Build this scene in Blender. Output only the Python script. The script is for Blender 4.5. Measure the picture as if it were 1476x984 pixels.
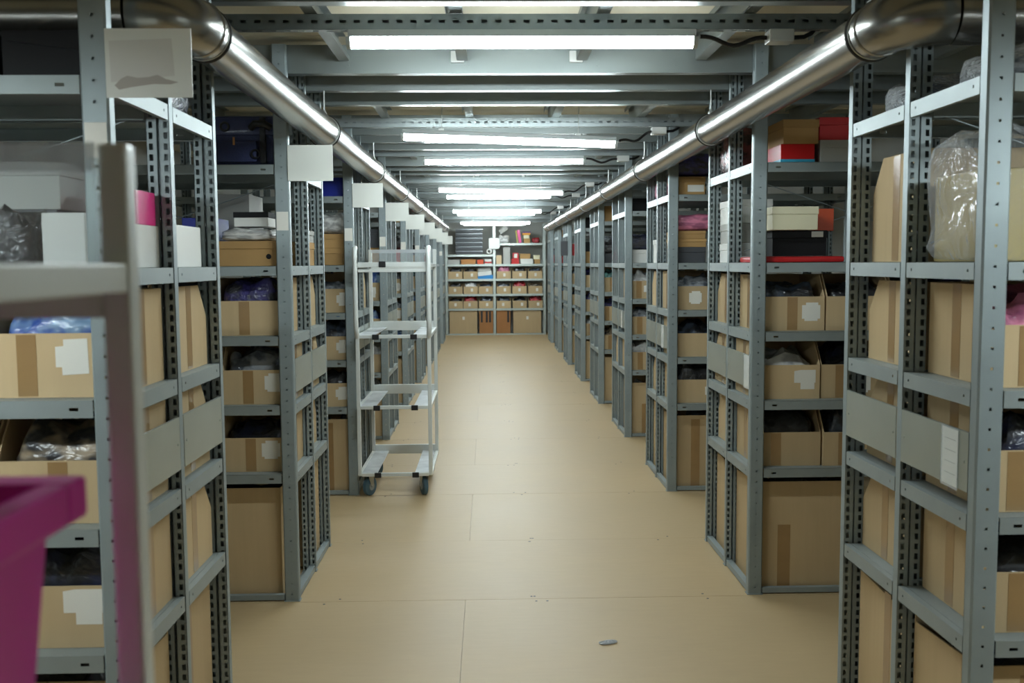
import bpy, bmesh, math, random
from mathutils import Vector, Matrix, noise
random.seed(7)
for o in list(bpy.data.objects): bpy.data.objects.remove(o)
SC = bpy.context.scene
COL = SC.collection
PI = math.pi

# ------------------------------------------------------------------ camera
H = 1.55
YAW, PITCH, ROLL, FPX = 0.0237, 0.0808, -0.0069, 1393.9
cam = bpy.data.cameras.new('camera'); camo = bpy.data.objects.new('camera', cam); COL.objects.link(camo)
fw = Vector((math.sin(YAW)*math.cos(PITCH), math.cos(YAW)*math.cos(PITCH), -math.sin(PITCH)))
rt = Vector((math.cos(YAW), -math.sin(YAW), 0)); up = rt.cross(fw)
r2 = math.cos(ROLL)*rt + math.sin(ROLL)*up; u2 = -math.sin(ROLL)*rt + math.cos(ROLL)*up
m = Matrix((r2, u2, -fw)).transposed().to_4x4(); m.translation = (0, 0, H); camo.matrix_world = m
cam.sensor_width = 36; cam.lens = 36*FPX/1476; cam.clip_start = 0.02; cam.clip_end = 100
cam.dof.use_dof = True; cam.dof.focus_distance = 5.2; cam.dof.aperture_fstop = 5.0
SC.camera = camo
# ------------------------------------------------------------------ world / exposure
w = bpy.data.worlds.new('world'); SC.world = w; w.use_nodes = True
w.node_tree.nodes['Background'].inputs[0].default_value = (0.8, 0.9, 1, 1)
w.node_tree.nodes['Background'].inputs[1].default_value = 0.05
SC.view_settings.view_transform = 'Standard'; SC.view_settings.look = 'None'
SC.view_settings.exposure = 1.82; SC.view_settings.gamma = 1.0; SC.view_settings.use_curve_mapping = False
TUBE = 26.0            # emission of the fluorescent diffusers
TUBE_COL = (0.84, 0.96, 1.0, 1)

# ------------------------------------------------------------------ materials
def srgb(r, g, b):
    f = lambda c: (c/255/12.92) if c/255 <= .04045 else ((c/255+.055)/1.055)**2.4
    return (f(r), f(g), f(b), 1)
MATS = {}
def mat(name, col, rough=.5, metal=0., coat=0., var=.0, scale=8., bump=0., bscale=40., rnd=0., stretch=(1,1,1), spec=.5, trans=0., emis=None, estr=0., detail=3.):
    """principled material; colour varied by a noise (var), by object (rnd), relief by a second noise (bump)"""
    if name in MATS: return MATS[name]
    M = bpy.data.materials.new(name); M.use_nodes = True; nt = M.node_tree; N = nt.nodes; L = nt.links
    b = N['Principled BSDF']
    b.inputs['Base Color'].default_value = col; b.inputs['Roughness'].default_value = rough; b.inputs['Metallic'].default_value = metal
    b.inputs['Coat Weight'].default_value = coat; b.inputs['Coat Roughness'].default_value = .12
    b.inputs['Specular IOR Level'].default_value = spec; b.inputs['Transmission Weight'].default_value = trans
    if emis: b.inputs['Emission Color'].default_value = emis; b.inputs['Emission Strength'].default_value = estr
    tc = N.new('ShaderNodeTexCoord'); mp = N.new('ShaderNodeMapping'); mp.inputs['Scale'].default_value = stretch
    L.new(tc.outputs['Object'], mp.inputs[0])
    if var or rnd:
        nz = N.new('ShaderNodeTexNoise'); nz.inputs['Scale'].default_value = scale; nz.inputs['Detail'].default_value = detail
        L.new(mp.outputs[0], nz.inputs['Vector'])
        mr = N.new('ShaderNodeMapRange'); mr.inputs['From Min'].default_value = .25; mr.inputs['From Max'].default_value = .75
        mr.inputs['To Min'].default_value = 1-var; mr.inputs['To Max'].default_value = 1+var; L.new(nz.outputs['Fac'], mr.inputs['Value'])
        oi = N.new('ShaderNodeObjectInfo'); m2 = N.new('ShaderNodeMapRange')
        m2.inputs['To Min'].default_value = 1-rnd; m2.inputs['To Max'].default_value = 1+rnd; L.new(oi.outputs['Random'], m2.inputs['Value'])
        mu = N.new('ShaderNodeMath'); mu.operation = 'MULTIPLY'; L.new(mr.outputs[0], mu.inputs[0]); L.new(m2.outputs[0], mu.inputs[1])
        vm = N.new('ShaderNodeVectorMath'); vm.operation = 'SCALE'; vm.inputs[0].default_value = col[:3]; L.new(mu.outputs[0], vm.inputs['Scale'])
        L.new(vm.outputs[0], b.inputs['Base Color'])
    if bump:
        n2 = N.new('ShaderNodeTexNoise'); n2.inputs['Scale'].default_value = bscale; n2.inputs['Detail'].default_value = 4
        L.new(mp.outputs[0], n2.inputs['Vector'])
        bp = N.new('ShaderNodeBump'); bp.inputs['Strength'].default_value = bump; bp.inputs['Distance'].default_value = .01
        L.new(n2.outputs['Fac'], bp.inputs['Height']); L.new(bp.outputs[0], b.inputs['Normal'])
    MATS[name] = M; return M
def creases(nt, vec, scale):
    """sharp folds of thin film: folded noise"""
    n = nt.nodes.new('ShaderNodeTexNoise'); n.inputs['Scale'].default_value = scale*.45; n.inputs['Detail'].default_value = 2.5; n.inputs['Distortion'].default_value = 1.2
    nt.links.new(vec, n.inputs['Vector'])
    a = nt.nodes.new('ShaderNodeMath'); a.operation = 'SUBTRACT'; a.inputs[1].default_value = .5; nt.links.new(n.outputs['Fac'], a.inputs[0])
    b = nt.nodes.new('ShaderNodeMath'); b.operation = 'ABSOLUTE'; nt.links.new(a.outputs[0], b.inputs[0]); return b.outputs[0]
def wrap_mat(name, col, col2, scale=7., rough=.22, bump=.8):
    """folded cloth seen through crinkled film: two cloth colours, sharp relief and a clear coat"""
    if name in MATS: return MATS[name]
    M = bpy.data.materials.new(name); M.use_nodes = True; nt = M.node_tree; N = nt.nodes; L = nt.links
    b = N['Principled BSDF']; b.inputs['Roughness'].default_value = .55
    b.inputs['Coat Weight'].default_value = 1.; b.inputs['Coat Roughness'].default_value = rough
    tc = N.new('ShaderNodeTexCoord'); oi = N.new('ShaderNodeObjectInfo')
    ad = N.new('ShaderNodeVectorMath'); ad.operation = 'ADD'; sc = N.new('ShaderNodeVectorMath'); sc.operation = 'SCALE'
    sc.inputs[0].default_value = (9, 7, 5); L.new(oi.outputs['Random'], sc.inputs['Scale'])
    L.new(tc.outputs['Object'], ad.inputs[0]); L.new(sc.outputs[0], ad.inputs[1])
    nz = N.new('ShaderNodeTexNoise'); nz.inputs['Scale'].default_value = 4.; nz.inputs['Detail'].default_value = 2; L.new(ad.outputs[0], nz.inputs['Vector'])
    rp = N.new('ShaderNodeValToRGB'); rp.color_ramp.elements[0].position = .42; rp.color_ramp.elements[0].color = col
    rp.color_ramp.elements[1].position = .58; rp.color_ramp.elements[1].color = col2
    L.new(nz.outputs['Fac'], rp.inputs[0]); L.new(rp.outputs[0], b.inputs['Base Color'])
    ridge = creases(nt, ad.outputs[0], scale)
    bp = N.new('ShaderNodeBump'); bp.inputs['Strength'].default_value = bump; bp.inputs['Distance'].default_value = .03
    L.new(ridge, bp.inputs['Height']); L.new(bp.outputs[0], b.inputs['Coat Normal'])
    b2 = N.new('ShaderNodeBump'); b2.inputs['Strength'].default_value = .5; b2.inputs['Distance'].default_value = .02
    L.new(nz.outputs['Fac'], b2.inputs['Height']); L.new(b2.outputs[0], b.inputs['Normal'])
    MATS[name] = M; return M
def film_mat(name, fac=.16, rough=.12, tint=(1,1,1,1), bump=.6, bscale=14, base=.0):
    """clear plastic film or sheet: see-through with a glossy skin"""
    if name in MATS: return MATS[name]
    M = bpy.data.materials.new(name); M.use_nodes = True; nt = M.node_tree; N = nt.nodes; L = nt.links
    N.remove(N['Principled BSDF']); out = N['Material Output']
    tr = N.new('ShaderNodeBsdfTransparent'); tr.inputs[0].default_value = tint
    gl = N.new('ShaderNodeBsdfPrincipled'); gl.inputs['Base Color'].default_value = (.75,.78,.8,1); gl.inputs['Roughness'].default_value = rough; gl.inputs['Specular IOR Level'].default_value = .8
    mx = N.new('ShaderNodeMixShader'); lw = N.new('ShaderNodeLayerWeight'); lw.inputs[0].default_value = fac
    tc = N.new('ShaderNodeTexCoord'); ridge = creases(nt, tc.outputs['Object'], bscale)
    bp = N.new('ShaderNodeBump'); bp.inputs['Strength'].default_value = bump; bp.inputs['Distance'].default_value = .03
    L.new(ridge, bp.inputs['Height']); L.new(bp.outputs[0], gl.inputs['Normal']); L.new(bp.outputs[0], lw.inputs['Normal'])
    am = N.new('ShaderNodeMath'); am.use_clamp = True; am.inputs[1].default_value = base; L.new(lw.outputs['Facing'], am.inputs[0]); L.new(am.outputs[0], mx.inputs[0]); L.new(tr.outputs[0], mx.inputs[1]); L.new(gl.outputs[0], mx.inputs[2]); L.new(mx.outputs[0], out.inputs[0])
    MATS[name] = M; return M

POST = mat('post steel', srgb(146,157,158), .5, .35, var=.10, scale=5, bump=.04, bscale=60, rnd=.04)
RAIL = mat('rail steel', srgb(148,157,156), .5, .35, var=.08, scale=6, rnd=.04)
JOIST = mat('galvanised joist', srgb(136,143,141), .40, .6, var=.10, scale=4, stretch=(.3,1,1), bump=.03, bscale=30)
CHAN = mat('slotted channel steel', srgb(150,158,158), .40, .6, var=.08, scale=6)
PLATE = mat('plate steel', srgb(172,180,174), .36, .6, var=.08, scale=3)
DUCT = mat('brushed duct', srgb(152,150,144), .24, .9, var=.10, scale=5, stretch=(1,.12,1), bump=.03, bscale=20)
CLAMP = mat('clamp rubber', srgb(45,45,42), .5, .2)
ZINC = mat('zinc', srgb(190,192,188), .35, .8)
DECK = mat('deck board', srgb(228,221,198), .6, 0, var=.05, scale=3)
CARD = mat('cardboard', srgb(191,167,129), .75, 0, var=.035, scale=4, stretch=(9,9,.6), bump=.05, bscale=70, rnd=.10, spec=.25)
CARD2 = mat('brown shoebox card', srgb(176,140,90), .7, 0, var=.06, scale=5, rnd=.10, spec=.3)
CARD3 = mat('reddish carton', srgb(170,120,76), .75, 0, var=.08, scale=5, rnd=.05, spec=.25)
TAPE = mat('packing tape', srgb(158,126,84), .28, 0, var=.08, scale=10, coat=.4)
BTAPE = mat('black tape', srgb(25,23,22), .4, 0)
PAPER = mat('label paper', srgb(226,224,214), .6, 0, var=.02, scale=8)
SIGN = mat('sign board', srgb(222,224,216), .5, 0, var=.02, scale=3)
INK = mat('ink', srgb(120,120,118), .7)
HOLE = mat('hole black', srgb(12,12,12), .8)
WHITE = mat('white card', srgb(222,222,216), .55, 0, var=.02, scale=4)
GREYC = mat('grey card', srgb(176,176,170), .6, 0, var=.04, scale=4)
CREAM = mat('cream card', srgb(222,216,184), .55, 0, var=.02, scale=4)
BLACK = mat('black card', srgb(20,20,22), .55, 0, var=.1, scale=4, spec=.25)
CHAR = mat('charcoal card', srgb(66,68,72), .5, 0, var=.1, scale=4)
RED = mat('red card', srgb(196,22,24), .45, 0, var=.05)
ORANGE = mat('orange card', srgb(214,84,40), .5, 0, var=.05)
AMBER = mat('amber card', srgb(224,150,30), .5, 0)
BLUE = mat('blue card', srgb(24,40,140), .45, 0, var=.06)
CYAN = mat('light blue plastic', srgb(30,134,200), .4, 0)
TEAL = mat('teal band', srgb(60,160,190), .5, 0)
NAVY = mat('navy fabric', srgb(44,52,92), .55, 0, var=.15, scale=20, bump=.2, bscale=120, coat=.25)
PINK = mat('pink card', srgb(226,32,130), .4, 0, coat=.3)
YELL = mat('yellow card', srgb(230,214,90), .5, 0)
PURP = mat('purple card', srgb(70,44,120), .5, 0)
MAGENTA = mat('magenta plastic', srgb(186,26,140), .36, 0, var=.03, scale=3, coat=.15)
TROL = mat('white trolley enamel', srgb(214,218,214), .38, .15, var=.05, scale=9)
TPLATE = mat('scuffed trolley plate', srgb(214,218,220), .3, .3, var=.28, scale=9, detail=5)
RUBBER = mat('blue grey rubber', srgb(74,104,120), .6, 0)
BPLAST = mat('black plastic', srgb(28,28,30), .45, 0)
WPLAST = mat('white plastic', srgb(225,226,222), .4, 0)
CABLE = mat('black cable', srgb(20,20,22), .45, 0)
HOUSE = mat('lamp housing', srgb(196,202,202), .4, .2)
WALL = mat('grey wall paint', srgb(170,172,166), .8, 0, var=.06, scale=2)
FLOORB = mat('floor slab', srgb(70,62,50), .9)
DIFF = mat('lamp diffuser', (.9,.9,.9,1), .5, emis=TUBE_COL, estr=TUBE)
FILM = film_mat('clear film', .28, .10, bump=1., bscale=9, base=.05)
CLEAR = film_mat('clear sheet', .12, .06, tint=(.96,.98,.98,1), bump=0, bscale=2, base=.16)
BAGS = dict(
    navy=wrap_mat('bagged navy', srgb(26,32,62), srgb(14,16,26)), black=wrap_mat('bagged black', srgb(18,18,20), srgb(40,40,44)),
    grey=wrap_mat('bagged grey', srgb(150,154,158), srgb(70,76,84)), white=wrap_mat('bagged white', srgb(212,212,208), srgb(160,160,158)),
    blue=wrap_mat('bagged blue', srgb(38,74,150), srgb(120,150,180)), beige=wrap_mat('bagged beige', srgb(150,132,106), srgb(24,24,28)),
    pink=wrap_mat('bagged pink', srgb(206,120,146), srgb(150,80,110), 14), red=wrap_mat('bagged red', srgb(190,24,40), srgb(110,14,26)),
    purple=wrap_mat('bagged purple', srgb(50,44,110), srgb(18,18,34)), mix=wrap_mat('bagged slate', srgb(60,72,88), srgb(30,30,34)),
    teal=wrap_mat('bagged teal', srgb(110,168,160), srgb(40,60,64)), rose=wrap_mat('bagged red brown', srgb(150,70,64), srgb(70,36,36)))

def floor_mat():
    M = bpy.data.materials.new('floor board'); M.use_nodes = True; nt = M.node_tree; N = nt.nodes; L = nt.links; b = N['Principled BSDF']
    tc = N.new('ShaderNodeTexCoord'); oi = N.new('ShaderNodeObjectInfo')
    off = N.new('ShaderNodeVectorMath'); off.operation = 'SCALE'; off.inputs[0].default_value = (13, 7, 3); L.new(oi.outputs['Random'], off.inputs['Scale'])
    ad = N.new('ShaderNodeVectorMath'); L.new(tc.outputs['Object'], ad.inputs[0]); L.new(off.outputs[0], ad.inputs[1])
    mp = N.new('ShaderNodeMapping'); mp.inputs['Scale'].default_value = (1, 6, 1); L.new(ad.outputs[0], mp.inputs[0])
    grain = N.new('ShaderNodeTexNoise'); grain.inputs['Scale'].default_value = 9; grain.inputs['Detail'].default_value = 6; L.new(mp.outputs[0], grain.inputs['Vector'])
    cl = N.new('ShaderNodeTexNoise'); cl.inputs['Scale'].default_value = 1.6; cl.inputs['Detail'].default_value = 4; L.new(ad.outputs[0], cl.inputs['Vector'])
    m1 = N.new('ShaderNodeMath'); m1.operation = 'MULTIPLY_ADD'; m1.inputs[1].default_value = .10; m1.inputs[2].default_value = .88; L.new(grain.outputs['Fac'], m1.inputs[0])
    m2 = N.new('ShaderNodeMath'); m2.operation = 'MULTIPLY_ADD'; m2.inputs[1].default_value = .16; L.new(cl.outputs['Fac'], m2.inputs[0]); L.new(m1.outputs[0], m2.inputs[2])
    vm = N.new('ShaderNodeVectorMath'); vm.operation = 'SCALE'; vm.inputs[0].default_value = srgb(180,156,117)[:3]; L.new(m2.outputs[0], vm.inputs['Scale']); L.new(vm.outputs[0], b.inputs['Base Color'])
    rr = N.new('ShaderNodeMath'); rr.operation = 'MULTIPLY_ADD'; rr.inputs[1].default_value = .08; rr.inputs[2].default_value = .46; L.new(cl.outputs['Fac'], rr.inputs[0]); L.new(rr.outputs[0], b.inputs['Roughness'])
    bp = N.new('ShaderNodeBump'); bp.inputs['Strength'].default_value = .05; L.new(grain.outputs['Fac'], bp.inputs['Height']); L.new(bp.outputs[0], b.inputs['Normal'])
    return M
FLOOR = floor_mat()

# ------------------------------------------------------------------ mesh helpers
class MB:
    def __init__(s): s.v = []; s.f = []; s.d = {}
    def vert(s, p):
        k = (round(p[0], 6), round(p[1], 6), round(p[2], 6))
        if k not in s.d: s.d[k] = len(s.v); s.v.append(k)
        return s.d[k]
    def quad(s, *ps):
        i = [s.vert(p) for p in ps]
        if len(set(i)) > 2: s.f.append(i)
    def raw(s, vs, fs):
        n = len(s.v); s.v += [tuple(v) for v in vs]; s.f += [[n+i for i in f] for f in fs]
    def box(s, x0, x1, y0, y1, z0, z1, c=0.):
        if c <= 0:
            vs = [(x0,y0,z0),(x1,y0,z0),(x1,y1,z0),(x0,y1,z0),(x0,y0,z1),(x1,y0,z1),(x1,y1,z1),(x0,y1,z1)]
            s.raw(vs, [(3,2,1,0),(4,5,6,7),(0,1,5,4),(1,2,6,5),(2,3,7,6),(3,0,4,7)])
        else:   # chamfered box
            bm = bmesh.new(); bmesh.ops.create_cube(bm, size=1)
            for v in bm.verts: v.co = Vector(((x0+x1)/2+v.co.x*(x1-x0), (y0+y1)/2+v.co.y*(y1-y0), (z0+z1)/2+v.co.z*(z1-z0)))
            bmesh.ops.bevel(bm, geom=list(bm.edges), offset=c, segments=2, affect='EDGES', profile=.6)
            bm.verts.ensure_lookup_table(); s.raw([v.co[:] for v in bm.verts], [[v.index for v in f.verts] for f in bm.faces]); bm.free()
        return s
    def prism(s, poly, axis, a, b):
        """poly: 2D points; extruded along axis from a to b"""
        def P(p, t):
            return {'x': (t, p[0], p[1]), 'y': (p[0], t, p[1]), 'z': (p[0], p[1], t)}[axis]
        n = len(poly); vs = [P(p, a) for p in poly]+[P(p, b) for p in poly]
        s.raw(vs, [list(range(n))[::-1], list(range(n, 2*n))]+[(i, (i+1) % n, n+(i+1) % n, n+i) for i in range(n)]); return s
    def tube(s, pts, r, n=10, caps=True):
        pts = [Vector(p) for p in pts]; rings = []; prev = None
        for i, p in enumerate(pts):
            t = (pts[min(i+1, len(pts)-1)]-pts[max(i-1, 0)]).normalized()
            ref = prev if prev is not None else (Vector((0,0,1)) if abs(t.z) < .9 else Vector((1,0,0)))
            a = (ref-t*ref.dot(t)).normalized(); b = t.cross(a); prev = a
            rad = r[i] if isinstance(r, (list, tuple)) else r
            rings.append([p+a*math.cos(2*PI*k/n)*rad+b*math.sin(2*PI*k/n)*rad for k in range(n)])
        vs = [tuple(q) for R in rings for q in R]; fs = []
        for i in range(len(pts)-1):
            for k in range(n): fs.append((i*n+k, i*n+(k+1) % n, (i+1)*n+(k+1) % n, (i+1)*n+k))
        if caps: fs += [list(range(n))[::-1], [(len(pts)-1)*n+k for k in range(n)]]
        s.raw(vs, fs); return s
    def ring(s, c, axis, R, r, n=32, k=6):
        """torus"""
        vs = []; fs = []
        ax = Vector(axis).normalized(); a = ax.orthogonal().normalized(); b = ax.cross(a); c = Vector(c)
        for i in range(n):
            d = a*math.cos(2*PI*i/n)+b*math.sin(2*PI*i/n)
            for j in range(k):
                q = 2*PI*j/k; vs.append(tuple(c+d*(R+r*math.cos(q))+ax*r*math.sin(q)))
        for i in range(n):
            for j in range(k): fs.append((i*k+j, ((i+1) % n)*k+j, ((i+1) % n)*k+(j+1) % k, i*k+(j+1) % k))
        s.raw(vs, fs); return s
    def sheet(s, o, u, n, uc, zc, holes, t, z=(0,0,1)):
        """perforated sheet: grid with cuts uc along u and zc along z, cells in holes left open, thickness t along -n"""
        o = Vector(o); u = Vector(u); n = Vector(n); z = Vector(z)
        P = lambda i, j, k: tuple(o+u*uc[i]+z*zc[j]-n*(t*k))
        I, J = len(uc)-1, len(zc)-1
        solid = lambda i, j: 0 <= i < I and 0 <= j < J and (i, j) not in holes
        for i in range(I):
            for j in range(J):
                if not solid(i, j): continue
                s.quad(P(i,j,0), P(i+1,j,0), P(i+1,j+1,0), P(i,j+1,0)); s.quad(P(i,j,1), P(i,j+1,1), P(i+1,j+1,1), P(i+1,j,1))
                if not solid(i-1,j): s.quad(P(i,j,0), P(i,j+1,0), P(i,j+1,1), P(i,j,1))
                if not solid(i+1,j): s.quad(P(i+1,j,0), P(i+1,j,1), P(i+1,j+1,1), P(i+1,j+1,0))
                if not solid(i,j-1): s.quad(P(i,j,0), P(i,j,1), P(i+1,j,1), P(i+1,j,0))
                if not solid(i,j+1): s.quad(P(i,j+1,0), P(i+1,j+1,0), P(i+1,j+1,1), P(i,j+1,1))
        return s
    def mesh(s, name, m, smooth=False):
        me = bpy.data.meshes.new(name); me.from_pydata(s.v, [], s.f); me.materials.append(m)
        bm = bmesh.new(); bm.from_mesh(me); bmesh.ops.recalc_face_normals(bm, faces=bm.faces); bm.to_mesh(me); bm.free()
        if smooth:
            me.polygons.foreach_set('use_smooth', [True]*len(me.polygons))
            me.set_sharp_from_angle(angle=math.radians(40))
        me.update(); return me
def ob(name, me, parent=None, loc=(0,0,0), rz=0., scale=None):
    o = bpy.data.objects.new(name, me); COL.objects.link(o); o.location = loc
    if rz: o.rotation_euler.z = rz
    if scale: o.scale = scale
    if parent: o.parent = parent
    return o
def part(name, mb, m, parent, smooth=False, loc=(0,0,0), rz=0.): return ob(name, mb.mesh(name, m, smooth), parent, loc, rz)
def tag(o, label, cat, group=None):
    o['label'] = label; o['category'] = cat
    if group: o['group'] = group
    return o
def struct(o, label=None):
    o['kind'] = 'structure'
    if label: o['label'] = label
    return o
def empty(name, loc, rz=0.):
    o = bpy.data.objects.new(name, None); COL.objects.link(o); o.location = loc; o.rotation_euler.z = rz; o.empty_display_size = .1; return o
CACHE = {}
def cached(key, fn):
    if key not in CACHE: CACHE[key] = fn()
    return CACHE[key]
NUM = ['nearest', 'second', 'third', 'fourth', 'fifth', 'sixth', 'seventh', 'eighth', 'ninth']
ROW0, RP, ND = 2.327, 2.052, 9
D = .9017; W = 1.25
EDGE = {'left': -.887, 'right': 1.198}; SG = {'left': -1, 'right': 1}
LV = [.595, .911, 1.228, 1.544, 1.996]
def rowy(k): return ROW0+k*RP
def rname(side, k): return '%s %s-hand rack' % (NUM[k], side)

# ------------------------------------------------------------------ room shell
XL, XR, YF, YB = -2.75, 3.05, -4.0, 21.75
CZ = 2.552
fl = ob('floor', MB().box(XL, XR, YF, YB, -.06, -.022).mesh('floor', FLOORB)); struct(fl, 'pale wood board floor of the aisle')
seams = []
for j in range(-4, 10):
    base = 4.366+j*RP
    seams += [base, base+.955]
seams = [s for s in seams if YF < s < YB]; seams = [YF]+seams+[YB]
for i in range(len(seams)-1):
    y0, y1 = seams[i], seams[i+1]
    j = round((y0-4.366)/RP*2)           # even: starts on a rack front
    xs = [-.12] if (j % 2) else [-.96, 1.25]
    cuts = [XL]+[x for x in ([xs[0]-2.05] + xs + [xs[-1]+2.05]) if XL < x < XR]+[XR]
    g = .0014
    for a, b in zip(cuts[:-1], cuts[1:]):
        ob('floor_board', MB().box(a+g/2-(a+b)/2, b-g/2-(a+b)/2, y0+(.0022 if j % 2 == 0 else .0006)-(y0+y1)/2, y1-.0006-(y0+y1)/2, -.0219, 0).mesh('floor_board', FLOOR), fl, ((a+b)/2, (y0+y1)/2, 0))
scr = MB()
for s in seams[2:-1]:
    for x in (-.72, .18, .22, .98):
        for dy in (-.03, .034):
            xx = x+random.uniform(-.05, .05)
            scr.prism([(xx+.006*math.cos(q*PI/3), s+dy+.006*math.sin(q*PI/3)) for q in range(6)], 'z', 0, .0006)
so = part('screw_heads', scr, CHAR, fl); so['kind'] = 'stuff'
for n, b in (('wall_left', (XL-.1, XL, YF, YB, -.06, CZ+.1)), ('wall_right', (XR, XR+.1, YF, YB, -.06, CZ+.1)),
             ('wall_back', (XL-.1, XR+.1, YB, YB+.1, -.06, CZ+.1)), ('wall_front', (XL-.1, XR+.1, YF-.1, YF, -.06, CZ+.1))):
    struct(ob(n, MB().box(*b).mesh(n, WALL)), 'plain grey wall')
ce = ob('ceiling', MB().box(XL-.1, XR+.1, YF-.1, YB+.1, CZ+.03, CZ+.1).mesh('ceiling', WALL)); struct(ce, 'cream deck boards on galvanised joists')
for i in range(len(seams)-1):
    ob('deck_panel', MB().box(XL+.01, XR-.01, seams[i]+.003, seams[i+1]-.003, CZ, CZ+.028).mesh('deck_panel', DECK), ce)
# joists behind every rack post, spanning the aisle
def joist_me():
    b = MB(); x0, x1 = -2.2, 2.5
    b.box(x0, x1, 0, .003, 0, .125); b.box(x0, x1, .003, .055, 0, .003); b.box(x0, x1, .003, .055, .122, .125); b.box(x0, x1, .052, .055, .003, .018)
    for x in (-.62, -.1, -.08, .5, .85):
        for z in (.035, .06): b.prism([(x+.008*math.cos(q*PI/4), z+.008*math.sin(q*PI/4)) for q in range(8)], 'y', -.004, 0)
    return b.mesh('joist', JOIST)
JM = joist_me()
jys = []
for k in range(-1, ND):
    for v in (.042, .474, .904):
        if k == -1 and v < .8: continue
        y = rowy(k)+v
        ob('joist', JM, ce, (0, y, 2.4)); jys.append(y)
# purlins between the rack rows
def purlin_me(L):
    b = MB(); b.box(-.03, .03, 0, L, .104, .107); b.box(-.003, .0, 0, L, .003, .104); b.box(0, .045, 0, L, 0, .003); b.box(.042, .045, 0, L, .003, .02)
    b.box(-.03, -.027, 0, L, .085, .104)
    return b.mesh('purlin', JOIST)
PM = purlin_me(RP-D+.01)
pad = MB().box(-.03, .03, -.02, 0, -.03, .02, .004).mesh('end_pad', WPLAST)
for k in range(0, ND-1):
    for x in (-1.70, -1.17, -.65, -.13, .40, .93, 1.46, 1.99):
        p = ob('purlin', PM, ce, (x, rowy(k)+D+.06, 2.444), 0)
        p.scale = (1, (RP-D-.075)/(RP-D+.01), 1)
        if x in (-.13, .40): ob('end_pad', pad, ce, (x, rowy(k)+RP+.041, 2.474))
# slotted channels carrying the lamps
def channel_me(x0, x1):
    b = MB(); uc = [0]; hol = set(); u = .02; L = x1-x0
    while u+.02 < L:
        uc += [u, u+.022]; hol.add((len(uc)-2, 1)); u += .0505
    uc.append(L)
    b.sheet((x0, 0, 0), (1,0,0), (0,-1,0), uc, [0, .023, .034, .055], hol, .002)
    b.sheet((x0, .04, 0), (1,0,0), (0,1,0), [0, L], [0, .055], set(), .002)
    b.sheet((x0, 0, 0), (1,0,0), (0,0,-1), uc, [0, .016, .026, .04], hol, .002, z=(0,1,0))
    b.box(x0, x1, .002, .038, .053, .055)
    return b.mesh('slotted_channel', CHAN)
CM = channel_me(-1.15, 1.45)
chan_y = []
for j in range(5):
    for y in (3.57+j*4.104-.02, 6.06+j*4.104-.02):
        if y < 20: ob('slotted_channel', CM, ce, (0, y, 2.386)); chan_y.append(y)

# ------------------------------------------------------------------ racks
def post_me(h=2.52):
    b = MB(); t = .0016; w = .065; d = .036; c = .005
    zh = [0]; hh = set(); z = .03
    while z+.01 < h: zh += [z, z+.007]; hh.add((1, len(zh)-2)); z += .05
    zh.append(h)
    b.sheet((c,0,0), (1,0,0), (0,-1,0), [0, w/2-c-.0035, w/2-c+.0035, w-2*c], zh, hh, t)
    q = math.sqrt(.5)
    b.sheet((0,c,0), (q,-q,0), (-q,-q,0), [0, c/q], [0, h], set(), t); b.sheet((w-c,0,0), (q,q,0), (q,-q,0), [0, c/q], [0, h], set(), t)
    b.sheet((0,c,0), (0,1,0), (-1,0,0), [0, d-c], [0, h], set(), t); b.sheet((w,c,0), (0,1,0), (1,0,0), [0, d-c], [0, h], set(), t)
    zs = [0]; hs = set(); z = .012
    while z+.02 < h: zs += [z, z+.018]; hs.add((1, len(zs)-2)); z += .03
    zs.append(h)
    b.sheet((0,d,0), (1,0,0), (0,1,0), [0, .006, .017, .030], zs, hs, t)
    b.sheet((w-.030,d,0), (1,0,0), (0,1,0), [0, .012, .023, .030], zs, hs, t)
    # returned inner edges
    b.sheet((.030,d,0), (0,-1,0), (1,0,0), [0, .010], [0, h], set(), t); b.sheet((w-.030,d,0), (0,-1,0), (-1,0,0), [0, .010], [0, h], set(), t)
    b.box(-.004, w+.004, -.003, d+.003, 0, .004)
    return b.mesh('post', POST)
PO = post_me()
def rail_me(L, h=.043):
    b = MB(); uc = [0, .028, .035, L-.035, L-.028, L]
    b.sheet((0,0,0), (0,1,0), (-1,0,0), uc, [-h, -h*.55, -h*.55+.007, 0], {(1,1), (3,1)}, .0018)
    b.box(.0018, .02, 0, L, -.0018, 0); b.box(.0018, .014, 0, L, -h, -h+.0018)
    return b.mesh('end_rail', RAIL)
V1, V2 = .0405, .4275      # clear span front unit
V3, V4 = .472, .8595       # clear span back unit
RL1 = rail_me(V2-V1); RL2 = rail_me(V4-V3)
def shelf_me(h=.043):
    """tray shelf of one unit; u from the aisle, v = 0 at the open side"""
    b = MB(); u0, u1 = .068, W-.068
    b.box(.0225, W-.0225, .041, .4265, -.0025, 0)
    b.box(u0, u1, .004, .041, -.0025, 0)
    L = u1-u0
    b.sheet((u0, .004, 0), (1,0,0), (0,-1,0), [0, .035, .057, L-.057, L-.035, L], [-h, -.026, -.018, 0], {(1,1), (3,1)}, .0018)
    b.box(u0, u1, .0058, .02, -h, -h+.0018); b.box(u0, u1, .4247, .4265, -h, -.0025)
    return b.mesh('shelf', RAIL)
SH = shelf_me()
def base_me(L):
    return MB().box(0, .03, 0, L, .006, .034).box(.03, .06, 0, L, .006, .009).mesh('base_rail', POST)
BS1 = base_me(V2-V1); BS2 = base_me(V4-V3)
BASEF = MB().box(.068, W-.068, .004, .03, .006, .03).mesh('base_front', POST)
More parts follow.
